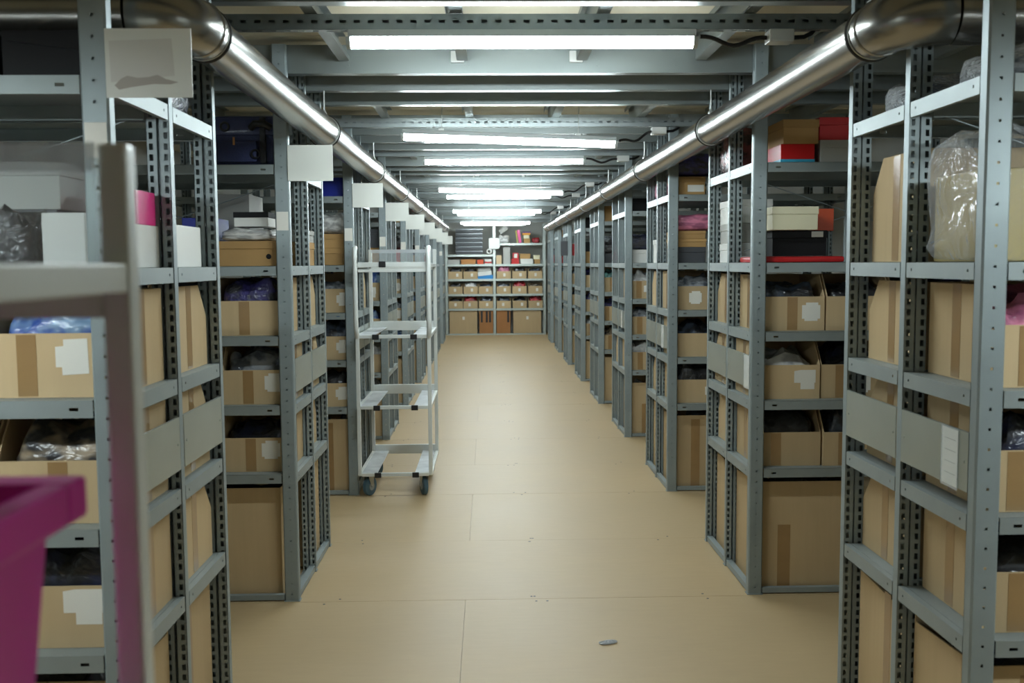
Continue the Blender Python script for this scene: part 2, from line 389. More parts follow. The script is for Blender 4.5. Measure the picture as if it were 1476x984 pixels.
def plate_me(L):
    b = MB(); b.box(0, .0016, -.0, L, 0, .15); b.box(0, .008, 0, L, .15, .1516)
    for v in (.02, L-.02):
        b.prism([(v+.004*math.cos(q*PI/3), .075+.004*math.sin(q*PI/3)) for q in range(6)], 'x', -.0015, 0)
    return b.mesh('end_plate', PLATE)
PL1 = plate_me(V2-V1+.006); PL2 = plate_me(V4-V3+.006)
STICK = MB().box(-.026, .026, -.0008, 0, 0, .083).mesh('post_sticker', PAPER)
HOLD = MB().box(-.0022, -.0008, 0, .092, -.006, .152).mesh('label_sleeve', CLEAR)
SLIP = MB().box(-.0012, -.0002, .004, .088, 0, .148).mesh('paper_label', PAPER)
LINE = MB().box(-.0016, -.0012, .015, .072, 0, .0012).mesh('print_line', INK)
def rack(side, k):
    s = SG[side]; y0 = rowy(k); e = EDGE[side]
    r = empty('shelving_rack', (e, y0, 0))
    tag(r, 'grey steel double-sided shelving rack, %s on the %s side of the aisle' % ('nearest the camera' if k == 0 else NUM[k]+' from the camera', side), 'rack', 'shelving racks along the aisle')
    X = lambda u, w_=0: u if s > 0 else -u-w_
    for u in (0, W-.065):
        ob('post', PO, r, (X(u, .065), 0, 0))
        for vf in (.4685, D): ob('post', PO, r, (X(u, .065)+.065, vf, 0), PI)
    mir = (s, 1, 1)
    for z in LV:
        for v, me in ((V1, RL1), (V3, RL2)):
            ob('end_rail', me, r, (s*.001, v, z), scale=mir)
            if z in LV[:1]+LV[-1:] : ob('end_rail', me, r, (s*(W-.001), v, z), scale=(-s, 1, 1))
        ob('shelf', SH, r, (0, 0, z), scale=mir)
        ob('shelf', SH, r, (0, D-.002, z), scale=(s, -1, 1))
    for v, me in ((V1, BS1), (V3, BS2)): ob('base_rail', me, r, (s*.003, v, 0), scale=mir)
    ob('base_front', BASEF, r, (0, 0, 0), scale=mir); ob('base_front', BASEF, r, (0, D, 0), scale=(s, -1, 1))
    for v, me in ((V1-.003, PL1), (V3-.003, PL2)): ob('end_plate', me, r, (-s*.0006, v, .967), scale=mir)
    if side == 'right' and k < 4:
        h = ob('label_sleeve', HOLD, r, (-s*.001, (.085, .02, .15, .15)[k], .967), scale=mir); h['label'] = 'clear sleeve holding a white paper label'
        p = ob('paper_label', SLIP, h)
        for i in range(4):
            if k < 2: ob('print_line', LINE, h, (0, 0, .03+i*.03))
    if side == 'left':
        p = ob('post_sticker', STICK, r, (-.0325, -.0002, 1.703 if k else 1.803)); p['label'] = 'blank white sticker on the front post'
    br = MB(); br.tube([(s*.08, .451, 1.60), (s*(W-.08), .451, 1.97)], .0025, 6); part('cross_brace', br, POST, r)
    br = MB(); br.tube([(s*.08, .449, 1.97), (s*(W-.08), .449, 1.60)], .0025, 6); part('cross_brace', br, POST, r)
    return r
for side in ('left', 'right'):
    for k in range(ND): rack(side, k)

# ------------------------------------------------------------------ ducts
def duct(side):
    s = SG[side]; x = -.803 if s < 0 else 1.113; z = 2.203; R = .071; ya, yb = 2.80, 18.2
    r = empty('ventilation_duct', (x, ya, z))
    tag(r, 'long round stainless ventilation duct running along the %s side of the aisle' % side, 'duct', 'round ventilation ducts')
    part('pipe', MB().tube([(0, i*(yb-ya)/16, 0) for i in range(17)], R, 32), DUCT, r, True)
    pts = []; rad = .13                                   # bend outwards over the nearest rack
    for i in range(9):
        a = i/8*PI/2; pts.append((s*(rad-rad*math.cos(a)), -.045-rad*math.sin(a), 0))
    part('elbow', MB().tube([(0, 0.0, 0)]+pts, R+.006, 32), DUCT, r, True)
    part('pipe', MB().tube([pts[-1], (s*1.25, pts[-1][1], 0)], R+.006, 32), DUCT, r, True)
    part('joint_bead', MB().ring((0, -.04, 0), (0,1,0), R+.004, .006), DUCT, r, True)
    for i in range(8):
        y = i*2.06+(.0 if i else .03)
        c = part('clamp', MB().ring((0, y, 0), (0,1,0), R+.004, .006), CLAMP, r, True)
        part('clamp_band', MB().ring((0, y-.012, 0), (0,1,0), R+.003, .003), ZINC, c, True)
        t = MB(); t.box(-.012, .012, y-.014, y+.014, R+.002, R+.022, .002)
        jy = min(jys, key=lambda q: abs(q-(ya+y)))
        ry = min(max(ya+y, jy+.012), jy+.04)-ya
        t.tube([(0, y, R+.018), (0, ry, 2.41-z)], .0045, 8)
        t.tube([(0, y, R+.022), (0, y, R+.032)], .009, 6)
        part('hanger_rod', t, ZINC, c, True)
    n = 7
    return r
duct('left'); duct('right')

# ------------------------------------------------------------------ lamps
def lamp(y, z, hang, tilt, label, i, x0=.13):
    r = empty('ceiling_lamp', (x0, y, z)); r.rotation_euler.y = tilt
    tag(r, label, 'lamp', 'tube lamps along the aisle ceiling')
    Lh = .625
    part('housing', MB().box(-Lh, Lh, -.032, .032, .008, .034, .004), HOUSE, r)
    poly = [(.028*math.cos(a), .006-.034*math.sin(a)) for a in [PI*q/8 for q in range(9)]]
    part('diffuser', MB().prism(poly, 'x', -Lh+.008, Lh-.008), DIFF, r, False)
    for e in (-1, 1): part('end_cap', MB().prism([(.031*math.cos(a), .008-.038*math.sin(a)) for a in [PI*q/8 for q in range(9)]], 'x', e*Lh-.008, e*Lh+.008), HOUSE, r)
    zt = min(jys, key=lambda q: abs(q-y))
    for x in (-.4, .4):
        if hang:
            c = part('bracket', MB().box(x-.015, x+.015, -.03, .03, .034, .046), ZINC, r)
            part('hanger_wire', MB().tube([(x, 0, .04), (x, 0, (2.40 if abs(zt-y) < .1 else CZ)-z+x*math.tan(tilt))], .002, 6), ZINC, r)
    return r
UP = 'tube lamp fixed under a slotted channel, %s from the camera'
LO = 'tube lamp hung low below the joists, %s from the camera'
for side, x in (('left', -1.85), ('right', 2.08)):      # hung at shelf height in the near cross aisle
    q = lamp(1.48, 1.97, 1, 0, 'tube lamp hung low in the cross aisle before the nearest %s-hand rack' % side, 0, x)
    part('reflector', MB().box(-.625, .625, -.075, .075, .0345, .037).box(-.625, .625, -.075, -.0735, -.008, .0345).box(-.625, .625, .0735, .075, -.008, .0345), HOUSE, q)
for i, y in enumerate((3.57, 7.674, 11.69, 15.80, 19.86)): lamp(y, 2.351, 0, 0, UP % NUM[i], i)
for i, (y, z, t) in enumerate(((5.74, 2.272, .039), (9.80, 2.275, .031), (13.72, 2.285, .004), (17.58, 2.282, .004))): lamp(y, z, 1, t, LO % NUM[i], i)
for i, y in enumerate((3.57, 6.08, 7.674, 10.18, 11.78, 14.28, 15.88)):
    x = 1.065
    j = ob('junction_box', MB().box(-.045, .045, -.035, .035, -.045, .0, .005).mesh('junction_box', WPLAST), None, (x, y, 2.385))
    tag(j, 'small white junction box under the %s channel from the camera' % NUM[i], 'junction box', 'junction boxes at the lamp channels')
    # cable from the lamp end to the box and on towards the rack
    if i % 2 == 0: a = Vector((.775, y, 2.365)) if i < 6 else Vector((.80, y-.1, 2.372))
    else: a = Vector((.775, y-.36, 2.26))
    b = Vector((x-.0465, y, 2.36)); pts = []
    for q in range(13):
        t = q/12; p = a.lerp(b, t); p.z -= .022*math.sin(t*PI)-.008*math.sin(3*t*PI); pts.append(p)
    c = ob('power_cable', MB().tube(pts, .008, 8).mesh('power_cable', CABLE, True))
    tag(c, 'black cable from lamp to the %s junction box from the camera' % NUM[i], 'cable', 'lamp cables')
    pts = [Vector((x+.045, y, 2.36)), Vector((x+.09, y, 2.363)), Vector((x+.12, y+.01, 2.378)), Vector((x+.14, y+.02, 2.40))]
    p2 = MB().tube(pts, .008, 8); q = ob('cable_tail', p2.mesh('cable_tail', CABLE, True), j); q.matrix_parent_inverse = Matrix.Translation((-x, -y, -2.385))

# ------------------------------------------------------------------ signs on the left posts
for k in range(ND):
    o = ob('aisle_sign', MB().box(0, .2, -.0015, .0015, 0, .158, 0).mesh('aisle_sign', SIGN), None, (-.889, rowy(k)-.0042, 1.921 if k else 1.942))
    tag(o, 'blank white sign sticking out from front post of the %s' % rname('left', k) if k else 'white sign with torn pale patch on front post of the nearest left-hand rack', 'sign', 'blank signs on the left racks')
    part('fixing_strip', MB().box(0, .012, .0015, .004, .01, .148), WPLAST, o)
    if k == 0:
        t = MB(); pts = [(.02,.028),(.035,.043),(.05,.05),(.075,.045),(.1,.047),(.12,.052),(.14,.042),(.168,.035),(.15,.03),(.11,.031),(.06,.024),(.03,.018)]
        q = part('torn_patch', t.prism(pts, 'y', -.0022, -.0015), mat('torn paper', srgb(176,170,162), .7), o); q['label'] = 'ragged strip of torn backing paper'
        q = part('faded_print', MB().prism([(.012,.035),(.16,.05),(.155,.135),(.01,.13)], 'y', -.0019, -.0015), mat('faded print', srgb(208,207,200), .35), o)
o = ob('aisle_sign', MB().box(-.105, 0, -.0015, .0015, 0, .215).mesh('aisle_sign', CHAR), None, (1.197, rowy(6)-.0042, 1.66)); tag(o, 'dark grey plate sticking out from the seventh right-hand rack', 'sign')

# ------------------------------------------------------------------ cartons and their contents
def tray_me(w_, d, hf, hb, m, ch=.075):
    """open picking carton: cut-down front, sides rising behind a chamfer; origin base centre, front towards -y"""
    b = MB(); t = .004; y0, y1 = -d/2, d/2; x0, x1 = -w_/2, w_/2
    b.box(x0, x1, y0, y1, 0, t); b.box(x0+t, x1-t, y0, y0+t, t, hf); b.box(x0+t, x1-t, y1-t, y1, t, hb)
    prof = [(y0, t), (y0, hf), (y0+ch, hb), (y1, hb), (y1, t)]
    b.prism(prof, 'x', x0, x0+t); b.prism(prof, 'x', x1-t, x1)
    return b.mesh('carton', m)
def closed_me(w_, d, h, m, flap=True):
    b = MB(); b.box(-w_/2, w_/2, -d/2, d/2, 0, h, .004)
    if flap:
        b.box(-w_/2+.004, w_/2-.004, -d/2+.004, -.002, h, h+.003); b.box(-w_/2+.004, w_/2-.004, .002, d/2-.004, h, h+.003)
    return b.mesh('carton', m)
def open_me(w_, d, h, m):
    """tall open carton with the flaps folded down inside"""
    b = MB(); t = .005
    b.box(-w_/2, w_/2, -d/2, d/2, 0, t)
    b.box(-w_/2, w_/2, -d/2, -d/2+t, t, h); b.box(-w_/2, w_/2, d/2-t, d/2, t, h)
    b.prism([(-d/2+t, t), (-d/2+t, h), (d/2-t, h-.02), (d/2-t, t)], 'x', -w_/2, -w_/2+t); b.prism([(-d/2+t, t), (-d/2+t, h), (d/2-t, h-.02), (d/2-t, t)], 'x', w_/2-t, w_/2)
    return b.mesh('carton', m)
def lump_me(seed, lift=.35, ex=.35):
    """a soft pile of bagged clothes in the unit box, flat below"""
    n, mm = 28, 16; vs = []; fs = []; off = Vector((seed*3.7, seed*1.3, seed*.9))
    def se(c, p): return math.copysign(abs(c)**p, c)
    for j in range(mm+1):
        ph = -PI/2+PI*j/mm
        for i in range(n):
            th = 2*PI*i/n
            p = Vector((se(math.cos(ph), ex)*se(math.cos(th), ex), se(math.cos(ph), ex)*se(math.sin(th), ex), se(math.sin(ph), .5)))
            q = p*.5
            top = max(0, q.z+.1)
            dz = noise.noise(Vector((q.x*3.2, q.y*3.2, 0))+off)*lift + noise.noise(Vector((q.x*8, q.y*8, 1))+off)*lift*.45
            q.z += top*dz*1.6
            k = 1-.10*abs(noise.noise(Vector((q.x*4, q.y*4, q.z*4))+off))
            vs.append((q.x*k, q.y*k, max(0, q.z+.5)))
    for j in range(mm):
        for i in range(n): fs.append((j*n+i, j*n+(i+1) % n, (j+1)*n+(i+1) % n, (j+1)*n+i))
    b = MB(); b.raw(vs, fs); return b
def lump(kind, seed): return cached(('lump', kind, seed), lambda: lump_me(seed).mesh('bagged_clothes', BAGS[kind], True))
def cross_label(w_=.085, h=.085):
    a = .01
    return [(0,a),(.012,a),(.012,0),(w_-.012,0),(w_-.012,a),(w_,a),(w_,h-.012),(w_-.01,h-.012),(w_-.01,h),(.018,h),(.018,h-.012),(0,h-.012)]
LABELS = [cached(('lab', i), lambda i=i: MB().prism(p, 'y', -.0008, 0).mesh('paper_label', PAPER)) for i, p in enumerate((
    cross_label(), [(0,.03),(.03,.03),(.03,0),(.095,0),(.095,.03),(.1,.03),(.1,.09),(.03,.09),(0,.085)], [(0,.02),(.015,.02),(.015,0),(.08,.004),(.078,.09),(.02,.088),(.02,.072),(0,.07)]))]
SMALL = MB().prism([(0,0),(.05,0),(.05,.068),(0,.068)], 'y', -.0008, 0).mesh('paper_label', PAPER)
def tape_front(h): return cached(('tf', round(h,3)), lambda: MB().box(-.024, .024, -.0007, 0, .004, h-.003).mesh('tape', TAPE))
def tape_side(h): return cached(('ts', round(h,3)), lambda: MB().box(-.0007, 0, -.024, .024, .004, h-.002).mesh('tape', TAPE))
def tray(loc_, rz, label, w_=.33, d=.36, hf=.158, hb=.258, lab=None, tapef=None, side=0, group='open picking cartons on the racks', m=CARD):
    loc = (loc_[0], loc_[1], loc_[2]+.001)
    me = cached(('tray', w_, d, hf, hb, m.name), lambda: tray_me(w_, d, hf, hb, m))
    o = tag(ob('carton', me, None, loc, rz), label, 'carton', group)
    if lab is not None: ob('paper_label', LABELS[lab[0]], o, (lab[1], -d/2-.0001, lab[2]))
    if tapef is not None: ob('tape', tape_front(hf), o, (tapef, -d/2-.0001, 0))
    if side: ob('tape', tape_side(hb), o, (side*(w_/2+.0001)+(.0007 if side > 0 else 0), .0 if rz else .02, 0))
    return o
def goods(box, kind, label, h=.21, w_=.30, d=.33, seed=None, dz=.005, dy=.0):
    sd = random.randrange(5) if seed is None else seed
    o = ob('bagged_clothes', lump(kind, sd), None, (box.location.x, box.location.y+dy, box.location.z+dz), box.rotation_euler.z, (w_, d, h))
    return tag(o, label, 'clothes', 'bagged clothes in the cartons')
def shoebox(loc, size, m, label, rz=0., lid=True, mlid=None, hole=False, lab=None, cat='box', name='shoe_box', group=None):
    """shoe box with an overhanging lid; origin base centre"""
    w_, d, h = size; lh = min(.035, h*.38)
    o = ob(name, MB().box(-w_/2+.003, w_/2-.003, -d/2+.003, d/2-.003, 0, h-(lh if lid else 0), .002).mesh(name, m), None, loc, rz)
    tag(o, label, cat, group)
    if lid: part('lid', MB().box(-w_/2, w_/2, -d/2, d/2, h-lh, h, .002), mlid or m, o)
    if hole: part('finger_hole', MB().prism([(w_*.36+.012*math.cos(q*PI/6), (h-lh)*.55+.012*math.sin(q*PI/6)) for q in range(12)], 'y', -d/2+.0024, -d/2+.004), HOLE, o)
    if lab: part('paper_label', MB().box(lab[0], lab[0]+lab[2], -d/2+(.0022 if lab[1] < h-lh else -.0008), -d/2+.0035, lab[1], lab[1]+lab[3]), PAPER, o)
    return o

SHELFN = ['second shelf up', 'third shelf up', 'fourth shelf up']     # the base counts as the first
KINDS_R = {0: [['black','navy'],['navy','grey'],['pink','black']], 1: [['black','mix'],['white','navy'],['mix','black']], 2: [['black','navy'],['mix','pink'],['grey','black']]}
KINDS_L = {0: [['navy','black'],['beige','black'],['blue','mix']], 1: [['navy','mix'],['grey','mix'],['purple','black']], 2: [['black','mix'],['mix','black'],['grey','white']]}
POOL = ['black', 'navy', 'mix', 'grey', 'black', 'purple', 'white', 'beige', 'blue', 'teal']
SLOTN = ['aisle-end', 'second', 'third']
for side in ('left', 'right'):
    s = SG[side]; e = EDGE[side]
    for k in range(ND):
        y0 = rowy(k); rn = rname(side, k); KS = (KINDS_L if side == 'left' else KINDS_R).get(k)
        for li in range(3):
            z = LV[li]
            nb = 3 if k < 2 else 2
            for b in range(nb):
                wv = .30
                ua = {('right', 0): .068, ('left', 0): .034}.get((side, k), .036+.02*((k*7+li*5) % 3)/2); uc = ua+.15+b*.3085
                u = uc+random.uniform(-.002, .002); v = .05+.18+random.uniform(-.006, .012)
                lab = None; tf = None
                if side == 'right' and k == 1 and b == 0: lab, tf = [(None, -.06), ((1, .03, .045), None), ((0, .045, .045), -.0)][li]
                elif side == 'left' and k == 1 and b == 0: lab, tf = [((0, .03, .06), -.02), ((0, .045, .058), -.03), (None, -.02)][li]
                elif side == 'left' and k == 0 and b == 0: lab, tf = [((1, -.0, .06), None), (None, .0), ((2, .01, .055), -.06)][li]
                elif side == 'left' and k == 2 and b == 0: lab, tf = ((2, .06, .045), None)
                else:
                    if random.random() < .6: lab = (random.randrange(3), random.uniform(-.04, .06), random.uniform(.02, .06))
                    if random.random() < .45: tf = random.uniform(-.09, -.04)
                bx = tray((e+s*u, y0+v, z), 0, 'open cut-front carton, %s one on %s, camera side of the %s' % (SLOTN[b], SHELFN[li], rn), wv, lab=lab, tapef=tf, side=-s if b == 0 else 0)
                if KS: kd = KS[li][min(b, 1)]
                else: kd = random.choice(POOL)
                if k <= 3 or b == 0:
                    goods(bx, kd, 'bagged %s clothes in %s carton, %s, camera side of the %s' % (dict(mix='slate', beige='beige').get(kd, kd), SLOTN[b], SHELFN[li], rn), random.uniform(.19, .235), wv-.03, seed=(k+li*2+b) % 5)
            nb = 2 if k == 0 else 1
            for b in range(nb):
                u = {('right', 0): .06, ('left', 0): .036}.get((side, k), .036+.02*((k*5+li*7) % 3)/2)+.15+b*.306
                v = D-.05-.18+random.uniform(-.02, .004)
                bx = tray((e+s*u, y0+v, z), PI, 'open cut-front carton, %s one on %s, far side of the %s' % (SLOTN[b], SHELFN[li], rn), .30, side=s if b == 0 else 0,
                          lab=(random.randrange(3), 0, .05))
                if k < 4:
                    kd = random.choice(POOL)
                    goods(bx, kd, 'bagged %s clothes in %s carton, %s, far side of the %s' % (dict(mix='slate').get(kd, kd), SLOTN[b], SHELFN[li], rn), random.uniform(.18, .22), .27)
        # tall cartons on the base
        wbig = [.40, .46, .42, .40][k % 4]; hb = [.50, .512, .50, .47][k % 4]
        me = cached(('big', wbig, hb), lambda: open_me(wbig, .37, hb, CARD))
        uo = .05+wbig/2 if not (side == 'left' and k == 1) else .085+wbig/2
        o = tag(ob('carton', me, None, (e+s*uo, y0+.045+.19, .010), 0), 'tall open carton on the base, camera side of the %s' % rn, 'carton', 'tall cartons on the rack bases')
        part('tape', MB().box(-.03, .03, -.0007, 0, .01, hb*(.6 if k % 2 else .95)), TAPE, o, loc=(-.06*s if k != 1 else -.1, -.1852, 0))
        if k < 4: goods(o, ['black', 'black', 'mix', 'grey'][k], 'bagged clothes deep in the tall base carton, camera side of the %s' % rn, hb-.05, wbig-.04, .33, dz=.006)
        me2 = cached(('big2', .30), lambda: open_me(.34, .35, .50, CARD))
        o = tag(ob('carton', me2, None, (e+s*(.05+.17), y0+D-.06-.18, .010), PI), 'tall open carton on the base, far side of the %s' % rn, 'carton', 'tall cartons on the rack bases')
        ob('tape', tape_side(.5), o, (s*(.1701)+(.0007 if s > 0 else 0), .05, 0))

# ---- hand-placed goods on the two upper shelves of the nearest racks
Z3, Z4 = LV[3]+.0006, LV[4]+.0006
Y1, Y2 = rowy(1), rowy(2); Y0 = rowy(0)
# right rack 1 (second from the camera)
shoebox((1.405, Y1+.17, Z4), (.16, .30, .082), RED, 'red shoebox with blue base under brown lidded box, top shelf, second right-hand rack', lid=False)
o = bpy.data.objects['shoe_box']; part('base_band', MB().box(-.0785, .0785, -.1485, .1485, 0, .014), TEAL, o)
shoebox((1.415, Y1+.18, Z4+.0822), (.165, .34, .108), CARD2, 'brown lidded box atop a red one, top shelf, second right-hand rack')
shoebox((1.590, Y1+.19, Z4), (.165, .33, .100), GREYC, 'pale grey shoebox under a red box, top shelf, second right-hand rack')
shoebox((1.585, Y1+.18, Z4+.1002), (.165, .30, .102), RED, 'red shoebox stacked on a grey one, top shelf, second right-hand rack')
f = tag(ob('red_folder', MB().box(-.205, .205, -.15, .15, 0, .028, .012).mesh('red_folder', RED, True), None, (1.435, Y1+.20, Z3)), 'flat red padded folder under black shoebox on second right-hand rack', 'folder')
part('clear_cover', MB().box(-.21, .05, -.155, .15, .028, .0295), FILM, f)
shoebox((1.452, Y1+.24, Z3+.030), (.26, .24, .118), BLACK, 'black shoebox on a red folder, second right-hand rack', lab=(.055, .087, .055, .026))
shoebox((1.405, Y1+.20, Z3+.1485), (.215, .32, .106), CREAM, 'cream lidded shoebox on a black one, second right-hand rack')
shoebox((1.59, Y1+.30, Z3+.1485), (.12, .16, .105), ORANGE, 'orange box beside the cream shoebox, second right-hand rack', lid=False)
shoebox((1.345, Y1+.68, Z3), (.20, .30, .10), WHITE, 'white shoebox lowest of a far-side stack, second right-hand rack')
shoebox((1.335, Y1+.68, Z3+.1002), (.18, .28, .10), GREYC, 'grey shoebox amid a far-side stack, second right-hand rack')
shoebox((1.345, Y1+.68, Z3+.2004), (.20, .30, .12), WHITE, 'white shoebox topping a far-side stack, second right-hand rack')
tag(ob('bagged_clothes', lump('rose', 1), None, (1.36, Y1+.68, Z4), 0, (.26, .3, .22)), 'red brown bagged clothes, far side top shelf of second right-hand rack', 'clothes')
# right rack 2
def rstack(e, s, y, z, items, where):
    """stack of boxes from below: (width, depth, height, material, colour word, u offset)"""
    zz = z
    for i, (w_, d, h, m_, cw, u) in enumerate(items):
        shoebox((e+s*(u+w_/2), y+d/2, zz), (w_, d, h), m_, '%s %s' % (cw, where)); zz += h+.0003
    return zz
R = EDGE['right']; L = EDGE['left']
zz = rstack(R, 1, Y2+.05, Z3, [(.20, .3, .105, CHAR, 'charcoal shoebox at the stack bottom,', .06), (.21, .32, .055, CARD2, 'brown flat box over charcoal shoebox,', .055), (.21, .3, .052, CARD2, 'upper brown flat box under pink bag,', .05)], 'fifth shelf up of third right-hand rack')
tag(ob('pink_bag', cached('pinkbag', lambda: lump_me(3, .12).mesh('pink_bag', BAGS['pink'], True)), None, (R+.225, Y2+.20, zz), 0, (.34, .32, .112)), 'pink fuzzy bagged goods on flat brown boxes, third right-hand rack', 'bag')
shoebox((R+.155, Y2+.2, Z4), (.20, .3, .12), CARD2, 'brown shoebox with white label, top shelf, third right-hand rack', hole=True, lab=(-.02, .02, .11, .045))
tag(ob('bagged_clothes', lump('purple', 2), None, (R+.19, Y2+.2, Z4+.1205), 0, (.28, .3, .14)), 'dark purple bagged clothes on brown shoebox, top shelf, third right-hand rack', 'clothes')
shoebox((R+.14, Y2+.70, Z3), (.2, .3, .17), WHITE, 'white lidded box, far side of third right-hand rack, fifth shelf up')
tag(ob('bagged_clothes', lump('pink', 4), None, (R+.17, Y2+.70, Z4), 0, (.26, .3, .16)), 'rose bagged clothes, far side top shelf of third right-hand rack', 'clothes')
# right rack 0
bx = ob('wrapped_box', MB().box(-.138, .138, -.138, .138, 0, .235, .006).mesh('wrapped_box', mat('tan gold card', srgb(166,148,94), .5, var=.06, scale=5)), None, (R+.192, Y0+.238, Z3+.001))
tag(bx, 'tan box wrapped in crinkled clear film, nearest right-hand rack', 'box')
def shell():
    b = lump_me(2, .45, .10); return b.mesh('film_wrap', film_mat('wrap film', .17, .07, bump=.9, bscale=6), True)
wr = ob('film_wrap', shell(), bx, (0, 0, .0), 0, (.322, .325, .32)); wr['label'] = 'crinkled clear plastic film gathered at the top'
tray((R+.235, Y0+D-.05-.18, Z3), PI, 'tall cut-front carton, fifth shelf up, far side of nearest right-hand rack', .33, .36, .22, .33, side=1, lab=(0, 0, .1))
for i, (u, v, kd, sz, lb) in enumerate([(.20, .20, 'grey', (.3, .28, .09), 'camera side'), (.20, .68, 'mix', (.3, .3, .10), 'far side')]):
    o = tag(ob('film_bag', lump_me(4+i, .4, .75).mesh('film_bag', FILM, True), None, (R+u, Y0+v, Z4), 0, sz), 'clear plastic bag bundle on top shelf, %s of nearest right-hand rack' % lb, 'bag')
    ob('bagged_clothes', cached(('soft', kd, i), lambda: lump_me(i+1, .4, .75).mesh('bagged_clothes', BAGS[kd], True)), o, (0, 0, .004), 0, (.85, .85, .7))
o = tag(ob('bagged_clothes', lump('teal', 0), None, (R+.55, Y0+.25, Z3), 0, (.28, .3, .28)), 'teal bagged clothes beside the film-wrapped tan box', 'clothes')
# left rack 1
def suitcase(loc):
    o = empty('travel_bag', loc)
    tag(o, 'navy travel bag with buckles and pocket on top shelf of second left-hand rack', 'bag')
    part('body', MB().box(-.15, .15, -.15, .15, 0, .225, .03), NAVY, o, True)
    part('front_pocket', MB().box(-.115, .06, -.172, -.148, .015, .11, .010), NAVY, o, True)
    part('flap', MB().box(-.14, .14, -.168, -.148, .135, .21, .009), NAVY, o, True)
    part('strap', MB().box(.075, .1, -.176, -.147, .01, .215, .003), BPLAST, o)
    part('grip', MB().tube([(.04, -.18, .165), (.06, -.2, .18), (.10, -.2, .18), (.125, -.18, .165)], .016, 10), BPLAST, o, True)
    for x, z in ((-.08, .172), (.055, .05)): part('round_buckle', MB().ring((x, -.174, z), (0,1,0), .018, .005, 20), BPLAST, o, True)
    part('zip_puller', MB().box(-.045, -.036, -.176, -.17, .09, .125, .001), mat('tan cord', srgb(190,140,90), .6), o)
suitcase((L-.21, Y1+.22, Z4))
shoebox((L-.205, Y1+.19, Z3), (.27, .30, .113), CARD2, 'wide brown shoebox with round finger hole, second left-hand rack', hole=True)
tag(ob('film_bag', lump_me(6, .3).mesh('film_bag', BAGS['white'], True), None, (L-.21, Y1+.18, Z3+.1135), 0, (.25, .26, .055)), 'flat white plastic bag on a wide brown shoebox', 'bag')
shoebox((L-.195, Y1+.20, Z3+.180), (.16, .22, .066), WHITE, 'small white box with black lid on a plastic bag, second left-hand rack', mlid=BLACK)
shoebox((L-.43, Y1+.2, Z3), (.15, .26, .22), BLUE, 'dark blue box beside the brown shoebox, second left-hand rack', lid=False)
shoebox((L-.40, Y1+.70, Z3), (.18, .3, .36), GREYC, 'tall pale grey box at the far side of second left-hand rack', lid=False)
shoebox((L-.14, Y1+.68, Z3), (.2, .3, .12), CARD2, 'brown shoebox lower of two, far side of second left-hand rack')
shoebox((L-.14, Y1+.68, Z3+.1203), (.2, .3, .06), GREYC, 'flat grey box upper of two, far side of second left-hand rack')
# left rack 0
shoebox((L-.175, Y0+.22, Z4), (.21, .3, .118), BLACK, 'black box with white end strip, top shelf of nearest left-hand rack', lid=False)
o = [q for q in bpy.data.objects if q.name.startswith('shoe_box')][-1]
part('end_strip', MB().box(.088, .1055, -.1485, -.146, .004, .075), WHITE, o); part('tilted_lid', MB().prism([(-.11, .112), (-.085, .092), (.09, .07), (.098, .118)], 'y', -.154, -.1475), BLACK, o)
shoebox((L-.42, Y0+.22, Z4), (.2, .3, .115), BLACK, 'second black box deeper along the top shelf, nearest left-hand rack')
shoebox((L-.145, Y0+.14, Z3), (.11, .16, .135), WHITE, 'white upright box in front of grey bags, nearest left-hand rack', lid=False)
shoebox((L-.33, Y0+.30, Z3), (.24, .23, .15), CHAR, 'charcoal box under pale grey box, nearest left-hand rack', lid=False)
shoebox((L-.335, Y0+.30, Z3+.1504), (.27, .23, .12), GREYC, 'pale grey box with white labels, nearest left-hand rack', lab=(-.07, .03, .045, .06))
tag(ob('bagged_clothes', lump('black', 3), None, (L-.29, Y0+.11, Z3), 0, (.15, .12, .14)), 'shiny black bagged clothes beside a white upright box', 'clothes')
shoebox((L-.115, Y0+.335, Z3), (.16, .19, .115), WHITE, 'white box carrying a pink box, nearest left-hand rack', lid=False)
shoebox((L-.095, Y0+.335, Z3+.1153), (.12, .15, .09), PINK, 'glossy pink box on a white box, nearest left-hand rack', lid=False)
shoebox((L-.12, Y0+.68, Z3), (.18, .26, .125), WHITE, 'white box at far side of nearest left-hand rack', lid=False)
shoebox((L-.31, Y0+.68, Z3), (.16, .24, .16), NAVY, 'navy box beside white one, far side of nearest left-hand rack', lid=False)
tag(ob('bagged_clothes', lump('navy', 1), None, (L-.22, Y0+.68, Z4), 0, (.36, .3, .13)), 'navy bagged clothes, far side top shelf of nearest left-hand rack', 'clothes')
# left rack 2
rstack(L, -1, Y2+.05, Z3, [(.24, .3, .112, CARD2, 'lower brown shoebox', .05), (.22, .3, .094, CARD2, 'upper brown shoebox', .05)], 'under a white bag, third left-hand rack')
tag(ob('film_bag', lump('white', 0), None, (L-.16, Y2+.2, Z3+.2066), 0, (.22, .28, .125)), 'white plastic bag on brown shoeboxes, third left-hand rack', 'bag')
shoebox((L-.17, Y2+.2, Z4), (.24, .3, .125), BLUE, 'dark blue box on top shelf of third left-hand rack', lid=False)
shoebox((L-.15, Y2+.70, Z3), (.2, .3, .15), CARD2, 'brown box at far side of third left-hand rack')
